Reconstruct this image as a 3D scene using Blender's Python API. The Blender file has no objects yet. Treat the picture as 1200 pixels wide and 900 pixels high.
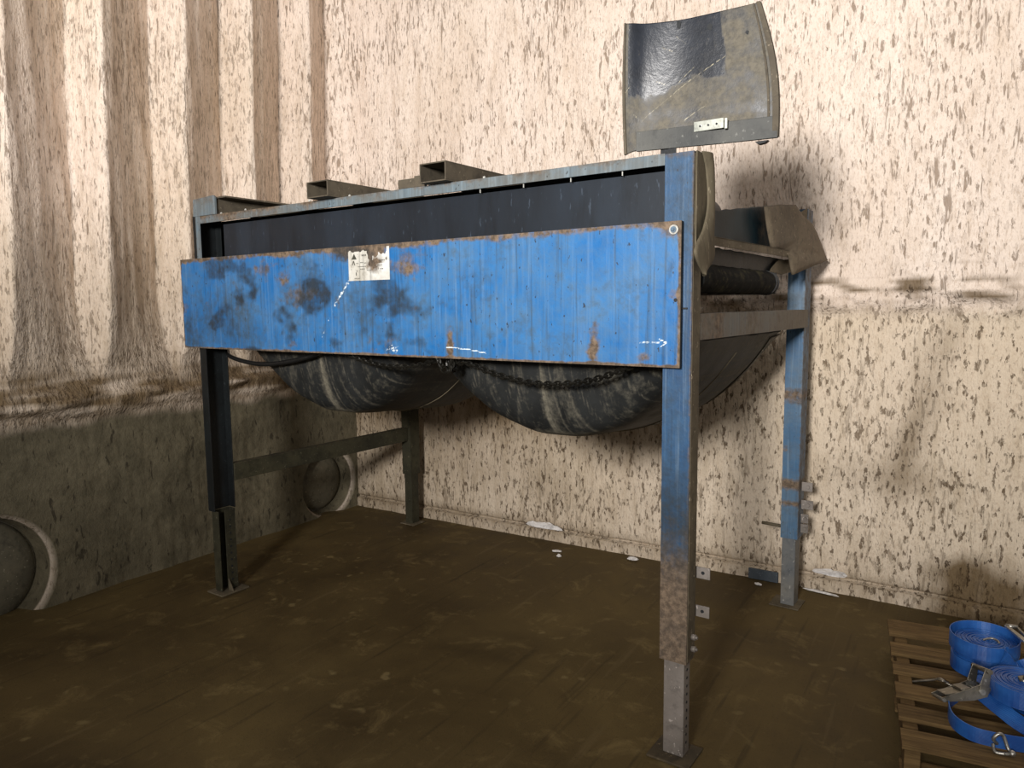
import bpy, bmesh, math, random
from math import sin, cos, pi, sqrt
from mathutils import Vector, Matrix, noise
random.seed(7)
SC = bpy.context.scene
COL = SC.collection

# ------------------------------------------------------------------ camera, light, exposure
cam_d = bpy.data.cameras.new('camera'); cam = bpy.data.objects.new('camera', cam_d); COL.objects.link(cam)
cam_d.sensor_width = 36; cam_d.lens = 856.94 / 1200 * 36; cam_d.clip_start = .02
Rm = ((0.84723, -0.04752, 0.5291), (0.53113, 0.09486, -0.84196), (-0.01018, 0.99436, 0.1056))
M = Matrix(Rm).to_4x4(); M.translation = Vector((0, 0, 1.4891)); cam.matrix_world = M
SC.camera = cam

W = bpy.data.worlds.new('world'); SC.world = W; W.use_nodes = True
W.node_tree.nodes['Background'].inputs[0].default_value = (1.0, .93, .85, 1)
W.node_tree.nodes['Background'].inputs[1].default_value = 0.30

fl = bpy.data.lights.new('flood_lamp', 'SPOT'); fl.energy = 2450; fl.color = (1, .965, .925); fl.shadow_soft_size = .45
fl.spot_size = math.radians(87); fl.spot_blend = 1.0
fo = bpy.data.objects.new('flood_lamp', fl); COL.objects.link(fo); fo.location = (-.15, -3.2, 2.6)
fo.rotation_euler = (Vector((-2.0, 3.98, 3.7)) - fo.location).to_track_quat('-Z', 'Y').to_euler()

vs = SC.view_settings; vs.view_transform = 'Standard'; vs.look = 'None'; vs.exposure = 0.0; vs.gamma = 1; vs.use_curve_mapping = False

# ------------------------------------------------------------------ material helpers
def lin(c):
    return tuple(((v / 255) / 12.92 if v / 255 <= .04045 else ((v / 255 + .055) / 1.055) ** 2.4) for v in c) + (1,)
class NT:
    def __init__(s, name, rough=.7, metal=0.0, spec=.5):
        s.m = bpy.data.materials.new(name); s.m.use_nodes = True; s.t = s.m.node_tree
        s.b = s.t.nodes['Principled BSDF']; s.b.inputs['Roughness'].default_value = rough
        s.b.inputs['Metallic'].default_value = metal; s.b.inputs['Specular IOR Level'].default_value = spec
        s.tc = s.t.nodes.new('ShaderNodeTexCoord')
    def n(s, t): return s.t.nodes.new(t)
    def l(s, a, b): s.t.links.new(a, b)
    def setv(s, inp, v):
        if hasattr(v, 'is_output'): s.l(v, inp)
        else: inp.default_value = v
    def noise(s, scale=(1, 1, 1), sc=5, det=3, rough=.5, dist=0, off=(0, 0, 0)):
        mp = s.n('ShaderNodeMapping'); mp.inputs['Scale'].default_value = scale; mp.inputs['Location'].default_value = off
        s.l(s.tc.outputs['Object'], mp.inputs[0])
        t = s.n('ShaderNodeTexNoise'); t.inputs['Scale'].default_value = sc; t.inputs['Detail'].default_value = det
        t.inputs['Roughness'].default_value = rough; t.inputs['Distortion'].default_value = dist
        s.l(mp.outputs[0], t.inputs['Vector']); return t.outputs['Fac']
    def voro(s, scale=(1, 1, 1), sc=5):
        mp = s.n('ShaderNodeMapping'); mp.inputs['Scale'].default_value = scale
        s.l(s.tc.outputs['Object'], mp.inputs[0])
        t = s.n('ShaderNodeTexVoronoi'); t.inputs['Scale'].default_value = sc
        s.l(mp.outputs[0], t.inputs['Vector']); return t.outputs['Distance']
    def ramp(s, f, lo, hi, a=0.0, b=1.0):
        r = s.n('ShaderNodeMapRange'); r.clamp = True; s.l(f, r.inputs[0])
        for i, v in enumerate((lo, hi, a, b)): s.setv(r.inputs[1 + i], v)
        return r.outputs[0]
    def math(s, op, a, b=0.0, clamp=False):
        m = s.n('ShaderNodeMath'); m.operation = op; m.use_clamp = clamp
        s.setv(m.inputs[0], a); s.setv(m.inputs[1], b); return m.outputs[0]
    def mix(s, f, a, b, mode='MIX'):
        m = s.n('ShaderNodeMix'); m.data_type = 'RGBA'; m.blend_type = mode
        s.setv(m.inputs[0], f); s.setv(m.inputs[6], a); s.setv(m.inputs[7], b); return m.outputs[2]
    def attr(s, name='Mask'):
        a = s.n('ShaderNodeAttribute'); a.attribute_name = name
        q = s.n('ShaderNodeSeparateColor'); s.l(a.outputs['Color'], q.inputs[0]); return q.outputs
    def xyz(s):
        q = s.n('ShaderNodeSeparateXYZ'); s.l(s.tc.outputs['Object'], q.inputs[0]); return q.outputs
    def bump(s, h, strength=.5, dist=.01):
        b = s.n('ShaderNodeBump'); b.inputs['Strength'].default_value = strength; b.inputs['Distance'].default_value = dist
        s.l(h, b.inputs['Height']); s.l(b.outputs[0], s.b.inputs['Normal'])
    def col(s, c): s.setv(s.b.inputs['Base Color'], c)
    def rough(s, r): s.setv(s.b.inputs['Roughness'], r)

def mat_foam(name, blobs):
    k = NT(name, .85, spec=.25); A = k.attr()      # A0 = brown dust and painted shadow, A1 = concrete, A2 = coarse blobs instead of fine specks
    big = k.noise((1, 1, .5), 2.2, 3)
    base = k.mix(k.ramp(big, .35, .7), lin((246, 231, 219)), lin((232, 214, 199)))
    tone = k.noise((6, 6, 1.2), 3, 4, .6)
    base = k.mix(k.ramp(tone, .48, .78, 0, .5), base, lin((204, 182, 160)))
    base = k.mix(k.math('MULTIPLY', A[2], .65, True), base, lin((208, 191, 160)))
    area_ = k.noise((1, 1, .6), 3.1, 2, off=(5, 5, 5))
    th = k.ramp(area_, .3, .7, .045, -.045)
    s1 = k.noise((1, 1, .26), 58, 3, .6, .4)                 # fine short vertical specks
    s2 = k.noise((1, 1, .12), 42, 3, .6, .5, (3, 1, 2))      # thin streaks
    s3 = k.noise((1, 1, .40), 46, 4, .6, 0, (7, 1, 2))     # coarse blobs
    f1 = k.math('MULTIPLY', k.math('MAXIMUM', k.ramp(k.math('SUBTRACT', s1, th), .58, .66), k.ramp(k.math('SUBTRACT', s2, th), .62, .70)), k.math('SUBTRACT', .85, k.math('MULTIPLY', A[2], .45)))
    f3 = k.math('MULTIPLY', k.ramp(k.math('SUBTRACT', s3, k.math('MULTIPLY', th, .5)), .575, .615), k.math('ADD', .12, A[2], True))
    rim = k.noise((1, 1, .4), 100, 2)
    f3 = k.math('MULTIPLY', f3, k.ramp(rim, .36, .55, .45, 1))
    sp = k.math('MAXIMUM', f1, f3)
    fine = k.noise((1, 1, .35), 120, 3, .6)
    base = k.mix(k.ramp(fine, .52, .68, 0, .45), base, lin((176, 152, 128)))
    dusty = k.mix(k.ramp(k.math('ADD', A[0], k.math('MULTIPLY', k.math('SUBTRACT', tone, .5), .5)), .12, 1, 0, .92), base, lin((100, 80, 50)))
    spc = k.mix(k.ramp(A[0], 0, .7), k.mix(A[2], lin((132, 110, 90)), lin((104, 86, 64))), lin((60, 44, 26)))
    c = k.mix(k.math('MULTIPLY', sp, .9), dusty, spc)
    cn = k.noise((1, 1, 1), 5, 6, .7)
    conc = k.mix(k.ramp(cn, .35, .7), lin((84, 78, 62)), lin((114, 106, 86)))
    conc = k.mix(k.ramp(k.noise((1, 1, .8), 30, 4, .7), .5, .75, 0, .5), conc, lin((60, 55, 42)))
    conc = k.mix(k.ramp(k.noise((1, 1, .35), 30, 3, .6, .6), .60, .66, 0, .7), conc, lin((42, 37, 28)))
    c = k.mix(A[1], c, conc)
    k.col(c)
    hf = k.math('ADD', k.math('MULTIPLY', k.noise((1, 1, .22), 24, 5, .65, .3), 1.0), k.math('MULTIPLY', k.noise((1, 1, .5), 80, 3, .6), .6))
    hf = k.math('SUBTRACT', hf, k.math('MULTIPLY', sp, .45))
    hc = k.math('MULTIPLY', k.noise((1, 1, .8), 16, 6, .65), .8)
    mx = k.n('ShaderNodeMix'); k.setv(mx.inputs[0], A[1]); k.setv(mx.inputs[2], hf); k.setv(mx.inputs[3], hc)
    k.bump(mx.outputs[0], .7, .020)
    return k.m

def mat_floor():
    k = NT('dusty_concrete', .75, spec=.3); P = k.xyz()
    a = k.noise((1, 1, 1), 1.1, 6, .62, .4); b = k.noise((1, 1, 1), 6, 6, .7, .6)
    c = k.mix(k.ramp(a, .35, .68), lin((64, 51, 27)), lin((97, 81, 47)))
    c = k.mix(k.ramp(b, .55, .72, 0, .5), c, lin((132, 114, 74)))
    # scrape marks along the room, pale scuffs
    mp = k.n('ShaderNodeMapping'); mp.inputs['Rotation'].default_value = (0, 0, .25); mp.inputs['Scale'].default_value = (12, .7, 1)
    k.l(k.tc.outputs['Object'], mp.inputs[0]); t = k.n('ShaderNodeTexNoise'); t.inputs['Scale'].default_value = 2.2; t.inputs['Detail'].default_value = 5
    k.l(mp.outputs[0], t.inputs['Vector'])
    c = k.mix(k.ramp(t.outputs['Fac'], .62, .74, 0, .3), c, lin((112, 96, 66)))
    c = k.mix(k.ramp(t.outputs['Fac'], .30, .40, .45, 0), c, lin((44, 34, 18)))
    spots = k.noise((1, 1, 1), 11, 2, .4, 0, (2, 9, 0)); reg = k.noise((1, 1, 1), 1.6, 1, off=(1, 4, 2))
    c = k.mix(k.math('MULTIPLY', k.ramp(spots, .66, .74), k.ramp(reg, .42, .60, 0, .6)), c, lin((134, 118, 80)))
    grit = k.noise((1, 1, 1), 120, 2)
    c = k.mix(k.ramp(grit, .62, .75, 0, .4), c, lin((40, 30, 16)))
    k.col(c); k.rough(k.ramp(a, .3, .7, .6, .85))
    k.bump(k.math('ADD', k.math('MULTIPLY', b, .6), k.math('MULTIPLY', grit, .25)), .35, .01); return k.m

def mat_paint(name, base, base2, grime=(58, 48, 36), amount=.5, rough=.45, low_rust=None, streak=.5):
    """worn paint: Mask R = brown rust and dirt, G = bare white scratch, B = dark grime"""
    k = NT(name, rough); A = k.attr(); P = k.xyz()
    n1 = k.noise((1, 1, 1), 5, 6, .65); n2 = k.noise((1, 1, 1), 28, 5, .7); st = k.noise((38, 38, 1.1), 1.6, 3, .6)
    c = k.mix(k.ramp(n1, .35, .65), lin(base), lin(base2))
    c = k.mix(k.ramp(st, .52, .68, 0, streak), c, k.mix(.4, lin(base), (.45, .60, .72, 1)))
    c = k.mix(k.ramp(k.noise((60, 60, 2.2), 1.1, 3, .6, 0, (4, 4, 0)), .56, .7, 0, .5), c, lin((26, 48, 70)))
    g = k.math('MULTIPLY', k.ramp(k.math('ADD', k.math('MULTIPLY', n1, .6), k.math('MULTIPLY', n2, .4)), .58 - .2 * amount, .78), .8)
    c = k.mix(g, c, lin(grime))
    c = k.mix(k.ramp(k.noise((1, 1, .6), 60, 3, .6), .66, .7, 0, .8), c, lin((40, 36, 30)))
    r = k.ramp(k.math('ADD', A[0], k.math('MULTIPLY', k.math('SUBTRACT', n2, .5), .9)), .35, .75)
    if low_rust is not None:
        zz = k.ramp(P[2], low_rust[0], low_rust[1], 1, 0)
        r = k.math('MAXIMUM', r, k.ramp(k.math('ADD', zz, k.math('MULTIPLY', k.math('SUBTRACT', n2, .5), 1.2)), .3, .8))
    rust = k.mix(k.ramp(k.noise((1, 1, 1), 45, 4, .7), .4, .65), lin((80, 67, 54)), lin((124, 106, 88)))
    c = k.mix(r, c, rust)
    c = k.mix(k.ramp(k.math('ADD', A[2], k.math('ADD', k.math('MULTIPLY', k.math('SUBTRACT', n2, .5), 1.0), k.math('MULTIPLY', k.math('SUBTRACT', n1, .5), 1.2))), .15, 1.1, 0, .9), c, lin((34, 40, 44)))
    c = k.mix(k.ramp(k.math('ADD', A[1], k.math('MULTIPLY', k.math('SUBTRACT', k.noise((1, 1, 1), 150, 2), .5), .8)), .45, .7), c, lin((214, 226, 232)))
    k.col(c); k.rough(k.math('ADD', k.math('MULTIPLY', r, .35), rough, True))
    k.bump(k.math('ADD', n2, k.math('MULTIPLY', k.noise((1, 1, 1), 90, 3), .4)), .25, .004); return k.m

def mat_steel(name, c1, c2, rough=.6, metal=.2, sc=(1, 1, 1), freq=24, bump=.3):
    k = NT(name, rough, metal); n1 = k.noise(sc, 4, 5, .6); n2 = k.noise(sc, freq, 5, .7)
    c = k.mix(k.ramp(n1, .35, .65), lin(c1), lin(c2))
    c = k.mix(k.ramp(n2, .5, .72, 0, .6), c, lin(tuple(v * .5 for v in c1)))
    c = k.mix(k.ramp(k.noise(sc, 70, 3, .6), .64, .7, 0, .6), c, lin(tuple(min(255, v * 1.25 + 25) for v in c2)))
    k.col(c); k.bump(n2, bump, .004); return k.m

def mat_dusty(name, dark, dust, rough=.55, streaky=True, amt=.5):
    """dark sheet with Mask R = settled dust, Mask G = scratch"""
    k = NT(name, rough, spec=.4); A = k.attr()
    n1 = k.noise((1, 1, 1), 6, 5, .65); n2 = k.noise((1, 1, 1), 55, 4, .7)
    st = k.noise((1, 1, .12) if streaky else (1, 1, 1), 24, 4, .6)
    f = k.math('ADD', k.math('ADD', A[0], k.math('MULTIPLY', k.math('SUBTRACT', st, .5), .9)), k.math('MULTIPLY', k.math('SUBTRACT', n2, .5), .5))
    f = k.ramp(f, .3, .95, 0, .95)
    c = k.mix(k.ramp(n1, .35, .65), lin(dark), lin(tuple(v * 1.5 for v in dark)))
    c = k.mix(k.ramp(n2, .6, .72, 0, .35 * amt), c, lin(dust))
    c = k.mix(f, c, k.mix(k.ramp(n2, .35, .6), lin(tuple(v * .75 for v in dust)), lin(dust)))
    c = k.mix(k.ramp(A[1], .3, .8), c, lin((168, 160, 136)))
    k.col(c); k.rough(k.math('ADD', rough, k.math('MULTIPLY', f, .35), True)); k.bump(n2, .25, .004); return k.m

def mat_wood():
    k = NT('old_pallet_wood', .8, spec=.2)
    g = k.noise((1.2, 22, 22), 2.2, 5, .7, .5); b = k.noise((1, 1, 1), 5, 4, .6)
    c = k.mix(k.ramp(g, .35, .68), lin((82, 64, 40)), lin((128, 104, 68)))
    c = k.mix(k.ramp(b, .5, .7, 0, .6), c, lin((66, 50, 30)))
    k.col(c); k.bump(g, .5, .006); return k.m

def mat_web():
    k = NT('blue_webbing', .34, spec=.5)
    P = k.xyz(); w = k.n('ShaderNodeTexWave'); w.inputs['Scale'].default_value = 90; w.bands_direction = 'Z'
    k.l(k.tc.outputs['Object'], w.inputs[0])
    c = k.mix(k.ramp(k.noise((1, 1, 1), 14, 4), .35, .7), lin((26, 76, 150)), lin((54, 116, 196)))
    c = k.mix(k.ramp(w.outputs['Fac'], .2, .8, 0, .25), c, lin((12, 48, 120)))
    k.col(c); k.bump(w.outputs['Fac'], .3, .002); return k.m

FOAM = mat_foam('sprayed_foam_wall', True)
FLOOR = mat_floor()
BLUE = mat_paint('worn_blue_paint', (24, 100, 164), (40, 122, 190), (92, 100, 88), 1.0, .45, streak=.28)
LEGB = mat_paint('worn_blue_leg_paint', (28, 68, 108), (52, 100, 142), (40, 44, 44), 1.2, .5, low_rust=(.45, 1.0))
LEGB2 = mat_paint('chalky_blue_leg_paint', (50, 92, 128), (84, 118, 146), (76, 72, 64), 1.1, .5)
LEGD = mat_steel('black_painted_leg', (12, 14, 15), (24, 29, 31), .5, .1)
LEGO = mat_steel('dark_olive_leg', (44, 43, 34), (66, 63, 48), .6, .1)
RAIL = mat_paint('dusty_blue_rail', (92, 116, 132), (84, 100, 112), (112, 104, 88), 1.9, .7)
SHEET = mat_steel('dark_inner_steel', (26, 31, 38), (36, 45, 56), .42, .15, (1, 1, .25), 9, .1)
BLACK = mat_steel('black_gap_shade', (16, 18, 20), (26, 30, 34), .6, .1)
EXT = mat_steel('grey_rusty_steel', (112, 105, 98), (142, 134, 128), .6, .25)
EXTD = mat_steel('dull_foot_steel', (58, 50, 36), (82, 70, 50), .8, .1)
BRN = mat_steel('brown_dusty_steel', (80, 72, 59), (112, 102, 84), .75, .1)
TUBE = mat_steel('dusty_dark_tube', (70, 63, 52), (98, 89, 74), .8, .05)
RUBB = mat_dusty('dusty_black_rubber', (28, 29, 29), (112, 107, 94), .55)
CHUT = mat_dusty('dusty_chute_sheet', (20, 34, 40), (112, 98, 82), .5, False, .15)
GARD = mat_dusty('scuffed_black_sheet', (28, 31, 37), (102, 96, 83), .33, False)
FLAP = mat_steel('dusty_brown_rubber', (84, 77, 63), (114, 105, 87), .8, 0, (1, 1, .3), 30)
ROLL = mat_dusty('hairy_black_roller', (18, 18, 17), (96, 90, 66), .9, False, 1.4)
CHN = mat_steel('greasy_black_chain', (18, 17, 15), (42, 40, 34), .45, .4)
HOSE = mat_steel('black_hose', (14, 14, 14), (24, 24, 24), .5, 0)
WOOD = mat_wood(); WEB = mat_web()
CHROME = mat_steel('zinc_plated_steel', (138, 136, 130), (196, 194, 188), .32, .85, freq=40)
RATC = mat_steel('grimy_ratchet_steel', (110, 106, 96), (168, 162, 150), .3, .85)
WHITE = mat_steel('white_foam_scrap', (206, 202, 198), (228, 224, 222), .8, 0)
STK = mat_paint('torn_white_sticker', (222, 224, 222), (206, 206, 198), (150, 136, 114), .9, .5, streak=0)
INK = mat_steel('faded_black_ink', (52, 52, 44), (88, 88, 80), .6, 0)
ZINC = mat_steel('pale_zinc_plate', (150, 154, 146), (196, 198, 188), .5, .3)
CAPM = mat_steel('dusty_recess_cap', (92, 88, 74), (120, 113, 94), .8, 0)
BOLT = mat_steel('pale_bolt_head', (190, 190, 184), (222, 222, 216), .4, .4)

for m_, sp_ in ((CHUT, .12), (RUBB, .22), (ROLL, .1), (FLAP, .15), (BRN, .2), (LEGO, .25)): m_.node_tree.nodes['Principled BSDF'].inputs['Specular IOR Level'].default_value = sp_
# ------------------------------------------------------------------ mesh helpers
def bx(bm, x0, x1, y0, y1, z0, z1, rot=None, mi=0):
    vs_ = [bm.verts.new((x, y, z)) for z in (z0, z1) for y in (y0, y1) for x in (x0, x1)]
    if rot: 
        for v in vs_: v.co = rot @ v.co
    for f in ((0, 2, 3, 1), (4, 5, 7, 6), (0, 1, 5, 4), (2, 6, 7, 3), (0, 4, 6, 2), (1, 3, 7, 5)):
        bm.faces.new([vs_[i] for i in f]).material_index = mi
    return vs_
def cyl(bm, p0, p1, r, n=20, r2=None, cap=True):
    p0, p1 = Vector(p0), Vector(p1); d = (p1 - p0).normalized(); a = d.orthogonal().normalized(); b = d.cross(a); r2 = r if r2 is None else r2
    A = [bm.verts.new(p0 + r * (cos(2 * pi * i / n) * a + sin(2 * pi * i / n) * b)) for i in range(n)]
    B = [bm.verts.new(p1 + r2 * (cos(2 * pi * i / n) * a + sin(2 * pi * i / n) * b)) for i in range(n)]
    for i in range(n):
        f = bm.faces.new((A[i], A[(i + 1) % n], B[(i + 1) % n], B[i])); f.smooth = True
    if cap: bm.faces.new(A[::-1]); bm.faces.new(B)
def tube(bm, pts, r, n=8):
    pts = [Vector(p) for p in pts]; prev = None; a = None
    for i, p in enumerate(pts):
        d = (pts[min(i + 1, len(pts) - 1)] - pts[max(i - 1, 0)]).normalized()
        a = d.orthogonal().normalized() if a is None else (a - a.dot(d) * d).normalized()
        b = d.cross(a); ring = [bm.verts.new(p + r * (cos(2 * pi * k / n) * a + sin(2 * pi * k / n) * b)) for k in range(n)]
        if prev:
            for k in range(n):
                f = bm.faces.new((prev[k], prev[(k + 1) % n], ring[(k + 1) % n], ring[k])); f.smooth = True
        else: bm.faces.new(ring[::-1])
        prev = ring
    bm.faces.new(prev)
def spline(pts, n=8):
    P = [Vector(p) for p in pts]; out = []
    for i in range(len(P) - 1):
        a = P[max(i - 1, 0)]; b = P[i]; c = P[i + 1]; d = P[min(i + 2, len(P) - 1)]
        for k in range(n):
            t = k / n; out.append(.5 * ((2 * b) + (c - a) * t + (2 * a - 5 * b + 4 * c - d) * t * t + (3 * b - a - 3 * c + d) * t ** 3))
    out.append(P[-1]); return out
def prism(bm, pts, off):
    """closed polygon pts (3d) extruded by vector off"""
    off = Vector(off); A = [bm.verts.new(Vector(p)) for p in pts]; B = [bm.verts.new(Vector(p) + off) for p in pts]; n = len(pts)
    bm.faces.new(A[::-1]); bm.faces.new(B)
    for i in range(n): bm.faces.new((A[i], A[(i + 1) % n], B[(i + 1) % n], B[i]))
def obj(name, bm, m, parent=None, bevel=0, label=None):
    bmesh.ops.recalc_face_normals(bm, faces=bm.faces)
    me = bpy.data.meshes.new(name); bm.to_mesh(me); bm.free()
    for x in (m if isinstance(m, (list, tuple)) else [m]): me.materials.append(x)
    o = bpy.data.objects.new(name, me); COL.objects.link(o); o.parent = parent
    if bevel:
        b = o.modifiers.new('bevel', 'BEVEL'); b.width = bevel; b.segments = 2; b.limit_method = 'ANGLE'
    if label: o['label'] = label
    return o
def box(name, d, m, parent=None, bevel=.0015, label=None):
    bm = bmesh.new(); bx(bm, *d); return obj(name, bm, m, parent, bevel, label)
def grid(name, fn, nu, nv, m, parent=None, thick=0, mask=None, smooth=True, keep=None, label=None):
    """fn(s, t) gives a point; mask(s, t) gives rgb stored as the Mask attribute"""
    me = bpy.data.meshes.new(name); V = []; F = []; K = []
    for j in range(nv + 1):
        for i in range(nu + 1):
            s, t = i / nu, j / nv; V.append(fn(s, t)); K.append(mask(s, t) if mask else (0, 0, 0))
    for j in range(nv):
        for i in range(nu):
            if keep and not keep((i + .5) / nu, (j + .5) / nv): continue
            a = j * (nu + 1) + i; F.append((a, a + 1, a + nu + 2, a + nu + 1))
    me.from_pydata([tuple(v) for v in V], [], F)
    at = me.attributes.new('Mask', 'FLOAT_COLOR', 'POINT')
    at.data.foreach_set('color', [c for k in K for c in (k[0], k[1], k[2], 1)])
    if smooth: me.polygons.foreach_set('use_smooth', [True] * len(me.polygons))
    for x in (m if isinstance(m, (list, tuple)) else [m]): me.materials.append(x)
    o = bpy.data.objects.new(name, me); COL.objects.link(o); o.parent = parent
    if thick:
        q = o.modifiers.new('thick', 'SOLIDIFY'); q.thickness = thick; q.offset = 0
    if label: o['label'] = label
    return o
def empty(name, loc, rz=0):
    o = bpy.data.objects.new(name, None); COL.objects.link(o); o.location = loc; o.rotation_euler = (0, 0, rz); o.empty_display_size = .1; return o
def tag(o, label, cat, group=None):
    o['label'] = label; o['category'] = cat
    if group: o['group'] = group
    return o
def struct(o): o['kind'] = 'structure'; return o
def nz(x, y, z): return noise.noise(Vector((x, y, z)))
def fb(x, y, z, o=4): return noise.fractal(Vector((x, y, z)), 1.0, 2.0, o)
def sm(a, b, x):
    t = max(0, min(1, (x - a) / (b - a))); return t * t * (3 - 2 * t)

# ------------------------------------------------------------------ the room
XL, YB = -3.89, 3.984
HOLES = ((1.50, .215, .325), (3.70, .225, .262))
def rib(y, z):
    y0 = 2.12 + .032 * (z - 3.0) + .012 * nz(0, z * 1.3, 3)
    p = (y - y0) / .4575; k = math.floor(p); f = p - k
    w = .13 + .03 * nz(k * 3.1, z * .8, 7)
    if f < w: t = .25 * sm(0, 1, f / w) + .75 * f / w
    else: t = 1 - (f - w) / (1 - w)
    return t
def left_disp(y, z):
    up = sm(1.05, 1.35, z)
    r = (rib(y, z) - .55) * (.09 + .15 * sm(1.05, 1.7, z)) * up
    r *= 1 - sm(3.86, 3.95, y)
    r += .012 * nz(y * 11, z * 1.1, 1) * up + .004 * nz(y * 26, z * 5, 4)
    zl = 1.03 + .05 * nz(y * 1.5, 0, 8)
    lump = math.exp(-((z - zl) / .075) ** 2)
    r += lump * (.045 + .05 * nz(y * 3, z * 16, 2) + .03 * nz(y * 9, z * 22, 5))
    low = 1 - sm(.92, 1.02, z)
    r += low * (-.01 + .014 * nz(y * 2.2, z * 2.5, 9) + .006 * nz(y * 9, z * 9, 12))
    for (yc, zc, R) in HOLES:
        d = sqrt((y - yc) ** 2 + (z - zc) ** 2); r *= sm(R + .21, R + .40, d) if d < R + .40 else 1
    return r
YL0, YL1, ZH = -.6, 3.99, 4.1
def left_pos(s, t):
    y = YL0 + s * (YL1 - YL0); z = -.04 + t * (ZH + .04); return (XL + left_disp(y, z), y, z)
def left_mask(s, t):
    y = YL0 + s * (YL1 - YL0); z = -.04 + t * (ZH + .04)
    zl = 1.0 + .05 * nz(y * 1.5, 0, 8)
    conc = 1 - sm(zl - .12, zl - .05, z + .03 * nz(y * 6, z * 6, 0))
    dust = math.exp(-((z - zl - .06) / .11) ** 2) * (.55 + 1.3 * nz(y * 3, z * 22, 3)) + .28 * (1 - sm(1.1, 2.3, z)) + .12
    g = rib(y, z); dust += .06 * (1 - g)
    return (max(0, min(1, dust)), conc, max(0, .55 - .3 * sm(1.2, 2.6, z) + .5 * nz(y * 1.3, z * .9, 4)))
def left_keep(s, t):
    y = YL0 + s * (YL1 - YL0); z = -.04 + t * (ZH + .04)
    for (yc, zc, R) in HOLES:
        if abs(y - yc) < R + .04 and z < zc + R + .04: return False
    return True
NY, NZ = 360, 270
wall_left = struct(grid('wall_left', left_pos, NY, NZ, FOAM, mask=left_mask, keep=left_keep))
# recesses in the left wall: square-to-circle patch, chamfer, barrel, domed cap
dy = (YL1 - YL0) / NY; dz = (ZH + .04) / NZ
for n_, (yc, zc, R) in enumerate(HOLES):
    ys = [YL0 + i * dy for i in range(NY + 1)]; kk = [y for y in ys if abs(y + dy / 2 - yc) < R + .04]
    ya, yb = kk[0], kk[-1] + dy
    zs = [-.04 + i * dz for i in range(NZ + 1)]; zt_ = max(z for z in zs if z + dz / 2 < zc + R + .04) + dz; za = -.30
    bm = bmesh.new(); N = 96; rings = [[] for _ in range(5)]
    for i in range(N):
        a = 2 * pi * i / N; c, s = cos(a), sin(a)
        q = min(((yb - yc) / c if c > 1e-6 else 9), ((ya - yc) / c if c < -1e-6 else 9), ((zt_ - zc) / s if s > 1e-6 else 9), ((za - zc) / s if s < -1e-6 else 9))
        for j, (rr, x) in enumerate(((q, XL), (R, XL), (R - .022, XL - .028), (R - .026, XL - .036), (R - .05, XL - .155))):
            rings[j].append(bm.verts.new((x, yc + c * rr, zc + s * rr)))
    for cy_, cz_ in ((ya, za), (yb, za), (ya, zt_), (yb, zt_)):
        v = min(rings[0], key=lambda v: (v.co.y - cy_) ** 2 + (v.co.z - cz_) ** 2); v.co = (XL, cy_, cz_)
    for j in range(4):
        for i in range(N):
            f = bm.faces.new((rings[j][i], rings[j][(i + 1) % N], rings[j + 1][(i + 1) % N], rings[j + 1][i])); f.smooth = j > 0
    lay = bm.verts.layers.float_color.new('Mask')
    for v in bm.verts: v[lay] = (.25, 1 if v.co.x > XL - .001 or v.co.x < XL - .03 else .35, .3, 1)  # chamfer ring mixed paler to stand in for the light it catches
    struct(obj('trim_%d' % (n_ * 2 + 1), bm, FOAM))
    bm = bmesh.new(); prev = None; RR = R - .05
    for k in range(9):
        t = k / 8; rr = RR * cos(t * pi / 2 * .98) + .001; x = XL - .14 + .075 * sin(t * pi / 2)
        ring = [bm.verts.new((x, yc + rr * cos(2 * pi * i / 64), zc + rr * sin(2 * pi * i / 64))) for i in range(64)]
        if prev:
            for i in range(64): f = bm.faces.new((prev[i], prev[(i + 1) % 64], ring[(i + 1) % 64], ring[i])); f.smooth = True
        prev = ring
    bm.faces.new(prev)
    struct(obj('trim_%d' % (n_ * 2 + 2), bm, CAPM))

XB0, XB1 = -3.96, 2.3
def back_disp(x, z):
    seam = 1.46 + .03 * nz(x * 1.7, 0, 2)
    up = sm(seam, seam + .10, z)
    r = up * (.03 + .012 * nz(x * 7, z * 1.0, 1) + .010 * nz(x * 2, z * .8, 5)) + .006 * nz(x * 8, z * 2.2, 6)
    lump = math.exp(-((z - seam - .035) / .055) ** 2)
    r += lump * (.026 + .055 * nz(x * 5, z * 16, 2) + .03 * nz(x * 14, z * 26, 3))
    r += .028 * math.exp(-((x - .18 - .02 * sin(z * 2)) / .25) ** 2) * (1 - up)
    cove = max(0, 1 - (x - XL) / .10); r += .05 * cove ** 2 * sm(1.0, 1.3, z)
    crack = math.exp(-((z - .072 - .006 * nz(x * 4, 0, 1)) / .009) ** 2); r -= .018 * crack
    if z < .066: r += .016
    return r
def back_pos(s, t):
    x = XB0 + s * (XB1 - XB0); z = (ZB(t)); return (x, YB - back_disp(x, z), z)
def ZB(t): return -.03 + (.16 * t / .12 if t < .12 else .16 + (t - .12) / .88 * (ZH - .13))
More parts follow.
